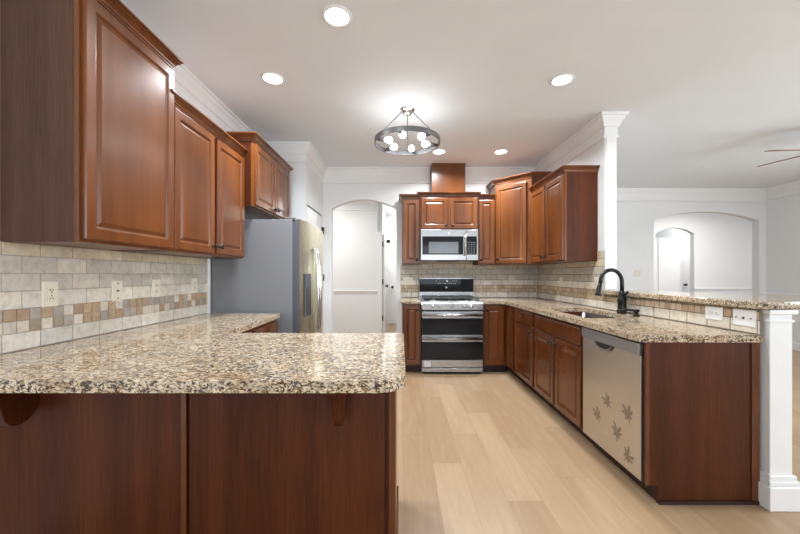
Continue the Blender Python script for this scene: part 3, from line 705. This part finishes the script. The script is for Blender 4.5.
# ---------------------------------------------------------------- microwave
t = thing('microwave_oven', 'stainless over-the-range microwave with black window and keypad', 'microwave', (0.266, 4.52, 1.428))
MWW, MH = 0.752, 0.404
obj('body', B((0, MWW, 0.03, 0.39, 0.0, MH)), M['steel'], t, 0.003)
d = obj('door', B((0.0, 0.595, 0, 0.03, 0.002, MH)), M['steel'], t, 0.004)
obj('window_frame', B((0.02, 0.555, -0.004, 0, 0.075, 0.315)), M['black_glass'], d, 0.002)
obj('window', B((0.105, 0.492, -0.006, -0.004, 0.09, 0.242)), M['mw_glass'], d, 0.001)
bm = bmesh.new(); tube(bm, [(0.577, -0.035, 0.06), (0.577, -0.04, 0.20), (0.577, -0.035, 0.35)], 0.012, 12)
for z in (0.075, 0.335): tube(bm, [(0.577, 0, z), (0.577, -0.037, z)], 0.009, 10)
obj('handle', bm, M['chrome'], d, smooth=True)
c = obj('control_panel', B((0.600, MWW, 0.0, 0.03, 0.002, MH)), M['steel'], t, 0.003)
k_ = obj('keypad', B((0.604, MWW-0.018, -0.003, 0.0, 0.075, 0.315)), M['black_glass'], c, 0.002)
bm = bmesh.new()
for r in range(6):
    for q in range(3): box(bm, 0.625+q*0.034, 0.637+q*0.034, -0.004, -0.003, 0.092+r*0.028, 0.098+r*0.028)
obj('keypad_marks', bm, M['mark'], k_)
bm = bmesh.new(); lathe(bm, [(0.013, 0), (0.013, -0.0015), (0.010, -0.0015)], (0.372, 0, 0.358), 'y', 20); obj('round_badge', bm, M['mark'], d)
obj('vent_strip', B((0.22, 0.51, 0.04, 0.2, -0.012, 0.0)), M['black'], t, 0.004)

# ---------------------------------------------------------------- dishwasher
t = thing('dishwasher', 'stainless dishwasher with leaf stickers at the end of the sink run', 'dishwasher', (1.318, 2.495, 0), -R90)
DW = 0.60
obj('tub', B((0.01, DW-0.01, 0.02, 0.58, 0.10, 0.868)), M['black'], t)
obj('toe_kick', B((0.0, DW, 0.085, 0.10, 0.0, 0.10)), M['toe'], t)
dd = obj('door_panel', B((0.0, DW, 0.0, 0.022, 0.105, 0.795)), M['steel_dw'], t, 0.004)
bm = B((0.0, DW, -0.010, 0.022, 0.797, 0.862)); cs = obj('control_strip', bm, M['strip'], t, 0.004)
# pocket handle: chrome crescent with dark recess
def cres(n, r, x, z, y0, y1, mat, par, sc=0.42):
    bm = bmesh.new(); pts = [(x+r*math.cos(PI+PI*k/16), z+sc*r*math.sin(PI+PI*k/16)) for k in range(17)]
    prism(bm, pts, y0, y1, 'y'); return obj(n, bm, mat, par, 0.0)
cres('handle_rim', 0.098, 0.26, 0.798, -0.013, -0.010, M['strip'], cs, 0.52)
cres('handle_pocket', 0.082, 0.268, 0.798, -0.0145, -0.013, M['black'], cs, 0.42)
bm = bmesh.new()
for k in range(8): box(bm, 0.12+0.035*k, 0.132+0.035*k, -0.0108, -0.010, 0.838, 0.842)
obj('button_marks', bm, M['gasket'], cs)
def leaf(px, py, size, rot):
    s_ = (px-400.5)/1.318; Y = 345/s_; z = 1.24-(py-274.7)/s_; u = 2.495-Y
    bm = bmesh.new(); pts = []
    for k in range(6):
        a = math.radians(-120+k*48+(7 if k % 2 else -5)); L = (0.62, 0.9, 1.15, 1.05, 0.85, 0.6)[k]
        pts.append((L*math.sin(a), L*math.cos(a)))
        pts[-1:] = [(L*math.sin(a-0.13)*0.9, L*math.cos(a-0.13)*0.9), (L*math.sin(a), L*math.cos(a)), (L*0.72*math.sin(a+0.22), L*0.72*math.cos(a+0.22))]
        if k < 5: b = math.radians(-120+(k+0.5)*48); pts.append((0.34*math.sin(b), 0.34*math.cos(b)))
    pts += [(0.06, -0.25), (0.05, -0.75), (-0.05, -0.75), (-0.06, -0.25)]
    cr, sr = math.cos(rot), math.sin(rot); ctr = bm.verts.new((u, -0.0012, z))
    vs = [bm.verts.new((u+size*(p[0]*cr-p[1]*sr), -0.0012, z+size*(p[0]*sr+p[1]*cr))) for p in pts]
    vb = [bm.verts.new((v.co.x, 0.0, v.co.z)) for v in vs]
    n = len(vs)
    for k in range(n): bm.faces.new((ctr, vs[k], vs[(k+1) % n])); bm.faces.new((vs[k], vb[k], vb[(k+1) % n], vs[(k+1) % n]))
    return obj('leaf_sticker', bm, M['decal'], dd)
for a in ((607.8, 402, 0.050, 0.9), (597.6, 415.3, 0.052, 0.6), (628, 415.3, 0.056, 0.3), (616.8, 433.5, 0.056, -0.1), (627.4, 456.8, 0.052, -0.7)): leaf(a[0], a[1], a[2]*1.15, a[3])
s_ = (606.5-400.5)/1.318
bm = bmesh.new(); lathe(bm, [(0.012, 0), (0.012, -0.003), (0, -0.006)], (2.495-345/s_, 0, 1.24-(432.5-274.7)/s_), 'y', 14); obj('pin', bm, M['chrome'], dd, smooth=True)

# ---------------------------------------------------------------- outlets and switches
def plate(label, loc, rz, kind, W=0.074, Hh=0.118, mat='almond', name='wall_outlet', cat='outlet'):
    t = thing(name, label, cat, loc, rz)
    bm = bmesh.new(); panel_rings(bm, -W/2, W/2, -Hh/2, Hh/2, [(0, 0), (0, 0.002), (0.003, 0.005), (0.006, 0.0058)], 0); p = obj('cover_plate', bm, M[mat], t)
    horiz = W > Hh
    if kind == 'decora':
        r = obj('receptacle', B((-0.017, 0.017, -0.0085, -0.0055, -0.033, 0.033)), M[mat], t, 0.001)
        obj('socket_slots', B(*[(x-0.0018, x+0.0018, -0.0092, -0.0085, z-0.004, z+0.004) for z in (-0.02, 0.02) for x in (-0.006, 0.006)], *[(x-0.003, x+0.003, -0.0092, -0.0085, z-0.002, z+0.003) for z in (-0.008, 0.008) for x in (0,)]), M['black'], r)
    elif kind == 'duplex':
        for s in (-0.02, 0.02):
            cx, cz = (s, 0) if horiz else (0, s)
            bm = bmesh.new(); lathe(bm, [(0.016, -0.0055), (0.016, -0.0080), (0, -0.0080)], (cx, 0, cz), 'y', 20); r = obj('receptacle', bm, M[mat], t)
            if horiz: obj('socket_slots', B((cx-0.005, cx+0.003, -0.0087, -0.008, cz-0.007, cz-0.0045), (cx-0.005, cx+0.003, -0.0087, -0.008, cz+0.0045, cz+0.007), (cx+0.007, cx+0.010, -0.0087, -0.008, cz-0.002, cz+0.002)), M['black'], r)
            else: obj('socket_slots', B((cx-0.007, cx-0.0045, -0.0087, -0.008, cz-0.003, cz+0.005), (cx+0.0045, cx+0.007, -0.0087, -0.008, cz-0.003, cz+0.005), (cx-0.002, cx+0.002, -0.0087, -0.008, cz-0.010, cz-0.007)), M['black'], r)
    elif kind == 'jack':
        for z in (-0.042, 0.0, 0.042):
            bm = bmesh.new(); rr = 0.006 if z == 0 else 0.0035; lathe(bm, [(rr, -0.0055), (rr, -0.009), (0, -0.0095)], (0 if not horiz else z, 0, z if not horiz else 0), 'y', 12); obj('jack' if z == 0 else 'screw', bm, M['black'], t)
    elif kind == 'switch':
        n = 2 if W > 0.1 and not horiz else 1
        tg = (-0.023, 0.023) if W > 0.1 else (0,)
        for x in tg:
            if horiz: obj('toggle', B((x-0.012 if 0 else -0.012, 0.012, -0.014, -0.005, -0.005, 0.005)), M[mat], t, 0.001); break
            obj('toggle', B((x-0.005, x+0.005, -0.014, -0.005, -0.010, 0.012)), M[mat], t, 0.001)
    return t
TX = XL+0.0105
plate('almond outlet on the left backsplash, the one nearest the camera', (TX, 1.60, 1.15), R90, 'decora')
plate('almond jack plate with three dark dots on the left backsplash', (TX, 1.978, 1.148), R90, 'jack', name='jack_plate', cat='wall plate')
plate('almond outlet on the left backsplash, third from the camera', (TX, 2.295, 1.150), R90, 'duplex')
plate('almond outlet on the left backsplash, closest to the fridge', (TX, 2.72, 1.155), R90, 'duplex')
plate('wide almond switch plate on the tiles left of the range', (0.108, YB-0.0105, 1.150), 0, 'switch', 0.15, 0.115, name='light_switch', cat='switch')
plate('almond outlet on the back wall tiles right of the range', (1.58, YB-0.0105, 1.158), 0, 'duplex')
plate('almond switch on the right wall tiles nearest the back corner', (XR-0.0105, 4.15, 1.157), -R90, 'switch', name='light_switch', cat='switch')
plate('almond outlet on the right wall tiles just before the faucet', (XR-0.0105, 3.40, 1.157), -R90, 'duplex')
plate('white sideways outlet under the bar, left of the blank plate', (XR-0.0105, 2.125, 1.003), -R90, 'duplex', 0.118, 0.082, 'white_pl')
plate('white sideways switch plate under the bar beside the post', (XR-0.0105, 1.937, 0.998), -R90, 'jack', 0.13, 0.095, 'white_pl', name='switch_plate', cat='switch')
plate('faint almond switch plate on the living room wall seen past the faucet', (4.19, YLB, 1.27), 0, 'switch', 0.12, 0.118, name='light_switch', cat='switch')

# ---------------------------------------------------------------- ceiling lights
def can(label, x, y, power=14, group='recessed ceiling lights'):
    t = thing('recessed_light', label, 'ceiling light', (x, y, H), 0)
    bm = bmesh.new(); lathe(bm, [(0.068, -0.002), (0.070, -0.006), (0.080, -0.008), (0.088, -0.004), (0.090, -0.001)], seg=32)
    obj('trim_ring', bm, M['trim'], t, smooth=True)
    bm = bmesh.new(); lathe(bm, [(0.0705, -0.0015), (0.0705, -0.004), (0, -0.0042)], seg=32); obj('diffuser', bm, M['can'], t)
    l = bpy.data.lights.new('downlight', 'AREA'); l.shape = 'DISK'; l.size = 0.13; l.energy = power; l.color = LAMP; l.spread = math.radians(150)
    o = bpy.data.objects.new('downlight', l); COL.objects.link(o); o.parent = t; o.location = (0, 0, -0.012)
    return t
can('recessed ceiling light nearest the camera, at the top of the view', -0.373, 2.03)
can('recessed ceiling light above the left cabinets', -0.988, 2.67)
can('recessed ceiling light above the sink side on the right', 1.26, 2.69)
can('recessed ceiling light just behind the ring chandelier', 0.475, 4.26)
can('recessed ceiling light in front of the diagonal corner cabinet', 1.24, 4.26)
# unseen lamps added to brighten the neighbouring rooms
for nm, (x, y, p) in {'dining': (-1.6, 6.0, 18), 'hall': (0.1, 7.9, 12), 'living': (4.3, 1.9, 26), 'foyer': (6.4, 7.0, 22), 'entry': (7.6, 8.5, 9)}.items():
    t = thing('recessed_light', 'added unseen fill light in the %s beyond' % nm, 'ceiling light', (x, y, H))
    bm = bmesh.new(); lathe(bm, [(0.10, -0.001), (0.10, -0.006), (0, -0.0065)], seg=24); obj('diffuser', bm, M['can'], t)
    l = bpy.data.lights.new('downlight', 'AREA'); l.shape = 'DISK'; l.size = 0.2; l.energy = p; l.color = (1, 0.98, 0.95)
    o = bpy.data.objects.new('downlight', l); COL.objects.link(o); o.parent = t; o.location = (0, 0, -0.015)
# ring chandelier
CX, CY = 0.062, 3.165; ZB = 2.437
t = thing('ring_chandelier', 'round grey metal ring chandelier with six glowing bulbs', 'chandelier', (CX, CY, H))
bm = bmesh.new(); lathe(bm, [(0.072, -0.001), (0.072, -0.012), (0.060, -0.022), (0.045, -0.028), (0.040, -0.050), (0.022, -0.058), (0, -0.060)], seg=32); obj('canopy', bm, M['chrome'], t, smooth=True)
R0 = 0.300; zb = ZB-H; zt = zb+0.042
bm = bmesh.new(); n = 64; rr = []
for (r, z) in ((R0, zb), (R0, zt), (R0-0.008, zt), (R0-0.008, zb)): rr.append([bm.verts.new((r*math.cos(2*PI*k/n), r*math.sin(2*PI*k/n), z)) for k in range(n)])
for a in range(4):
    for k in range(n): bm.faces.new((rr[a][k], rr[a][(k+1) % n], rr[(a+1) % 4][(k+1) % n], rr[(a+1) % 4][k]))
ring = obj('ring', bm, M['nickel'], t)
for a in (186, 354, 88):
    a = math.radians(a); bm = bmesh.new(); tube(bm, [(0.05*math.cos(a), 0.05*math.sin(a), -0.03), ((R0-0.004)*math.cos(a), (R0-0.004)*math.sin(a), zt-0.004)], 0.0045, 8); obj('rod', bm, M['nickel'], t)
for k in range(6):
    a = math.radians(15+60*k); ca, sa = math.cos(a), math.sin(a); z = zb+0.021
    bm = bmesh.new(); tube(bm, [(r*ca, r*sa, z) for r in (R0-0.008, R0-0.03, R0-0.032, R0-0.085)], [0.012, 0.012, 0.017, 0.017], 12); sk = obj('lamp_socket', bm, M['nickel'], t, smooth=True)
    bm = bmesh.new(); tube(bm, [(r*ca, r*sa, z) for r in (R0-0.085, R0-0.095, R0-0.11, R0-0.13, R0-0.145, R0-0.155, R0-0.160)], [0.012, 0.015, 0.024, 0.030, 0.026, 0.016, 0.003], 14); obj('bulb', bm, M['bulb'], sk, smooth=True)

# ceiling fan in the living room
FXc, FYc = 4.34, 3.505
t = thing('ceiling_fan', 'wooden-bladed ceiling fan in the living room at the right edge', 'fan', (FXc, FYc, H))
bm = bmesh.new(); lathe(bm, [(0.07, -0.001), (0.07, -0.03), (0.05, -0.06), (0.014, -0.065), (0.014, -0.17), (0.10, -0.18), (0.11, -0.21), (0.11, -0.27), (0.08, -0.30), (0, -0.305)], seg=28); obj('motor_housing', bm, M['bronze'], t, smooth=True)
for k in range(5):
    a = math.radians(95+72*k) if k != 1 else math.radians(148)
    a = math.radians((103, 175, 247, 319, 31)[k])
    bm = bmesh.new(); pts = [(0.10, -0.03), (0.20, -0.055), (0.51, -0.066), (0.55, -0.05), (0.56, 0.0), (0.55, 0.05), (0.51, 0.066), (0.20, 0.055), (0.10, 0.03)]
    prism(bm, pts, -0.004, 0.004)
    bmesh.ops.transform(bm, matrix=Matrix.Translation((0, 0, -0.245)) @ Matrix.Rotation(a, 4, 'Z') @ Matrix.Rotation(math.radians(-15.5), 4, 'X'), verts=bm.verts[:])
    obj('blade', bm, M['blade'], t)
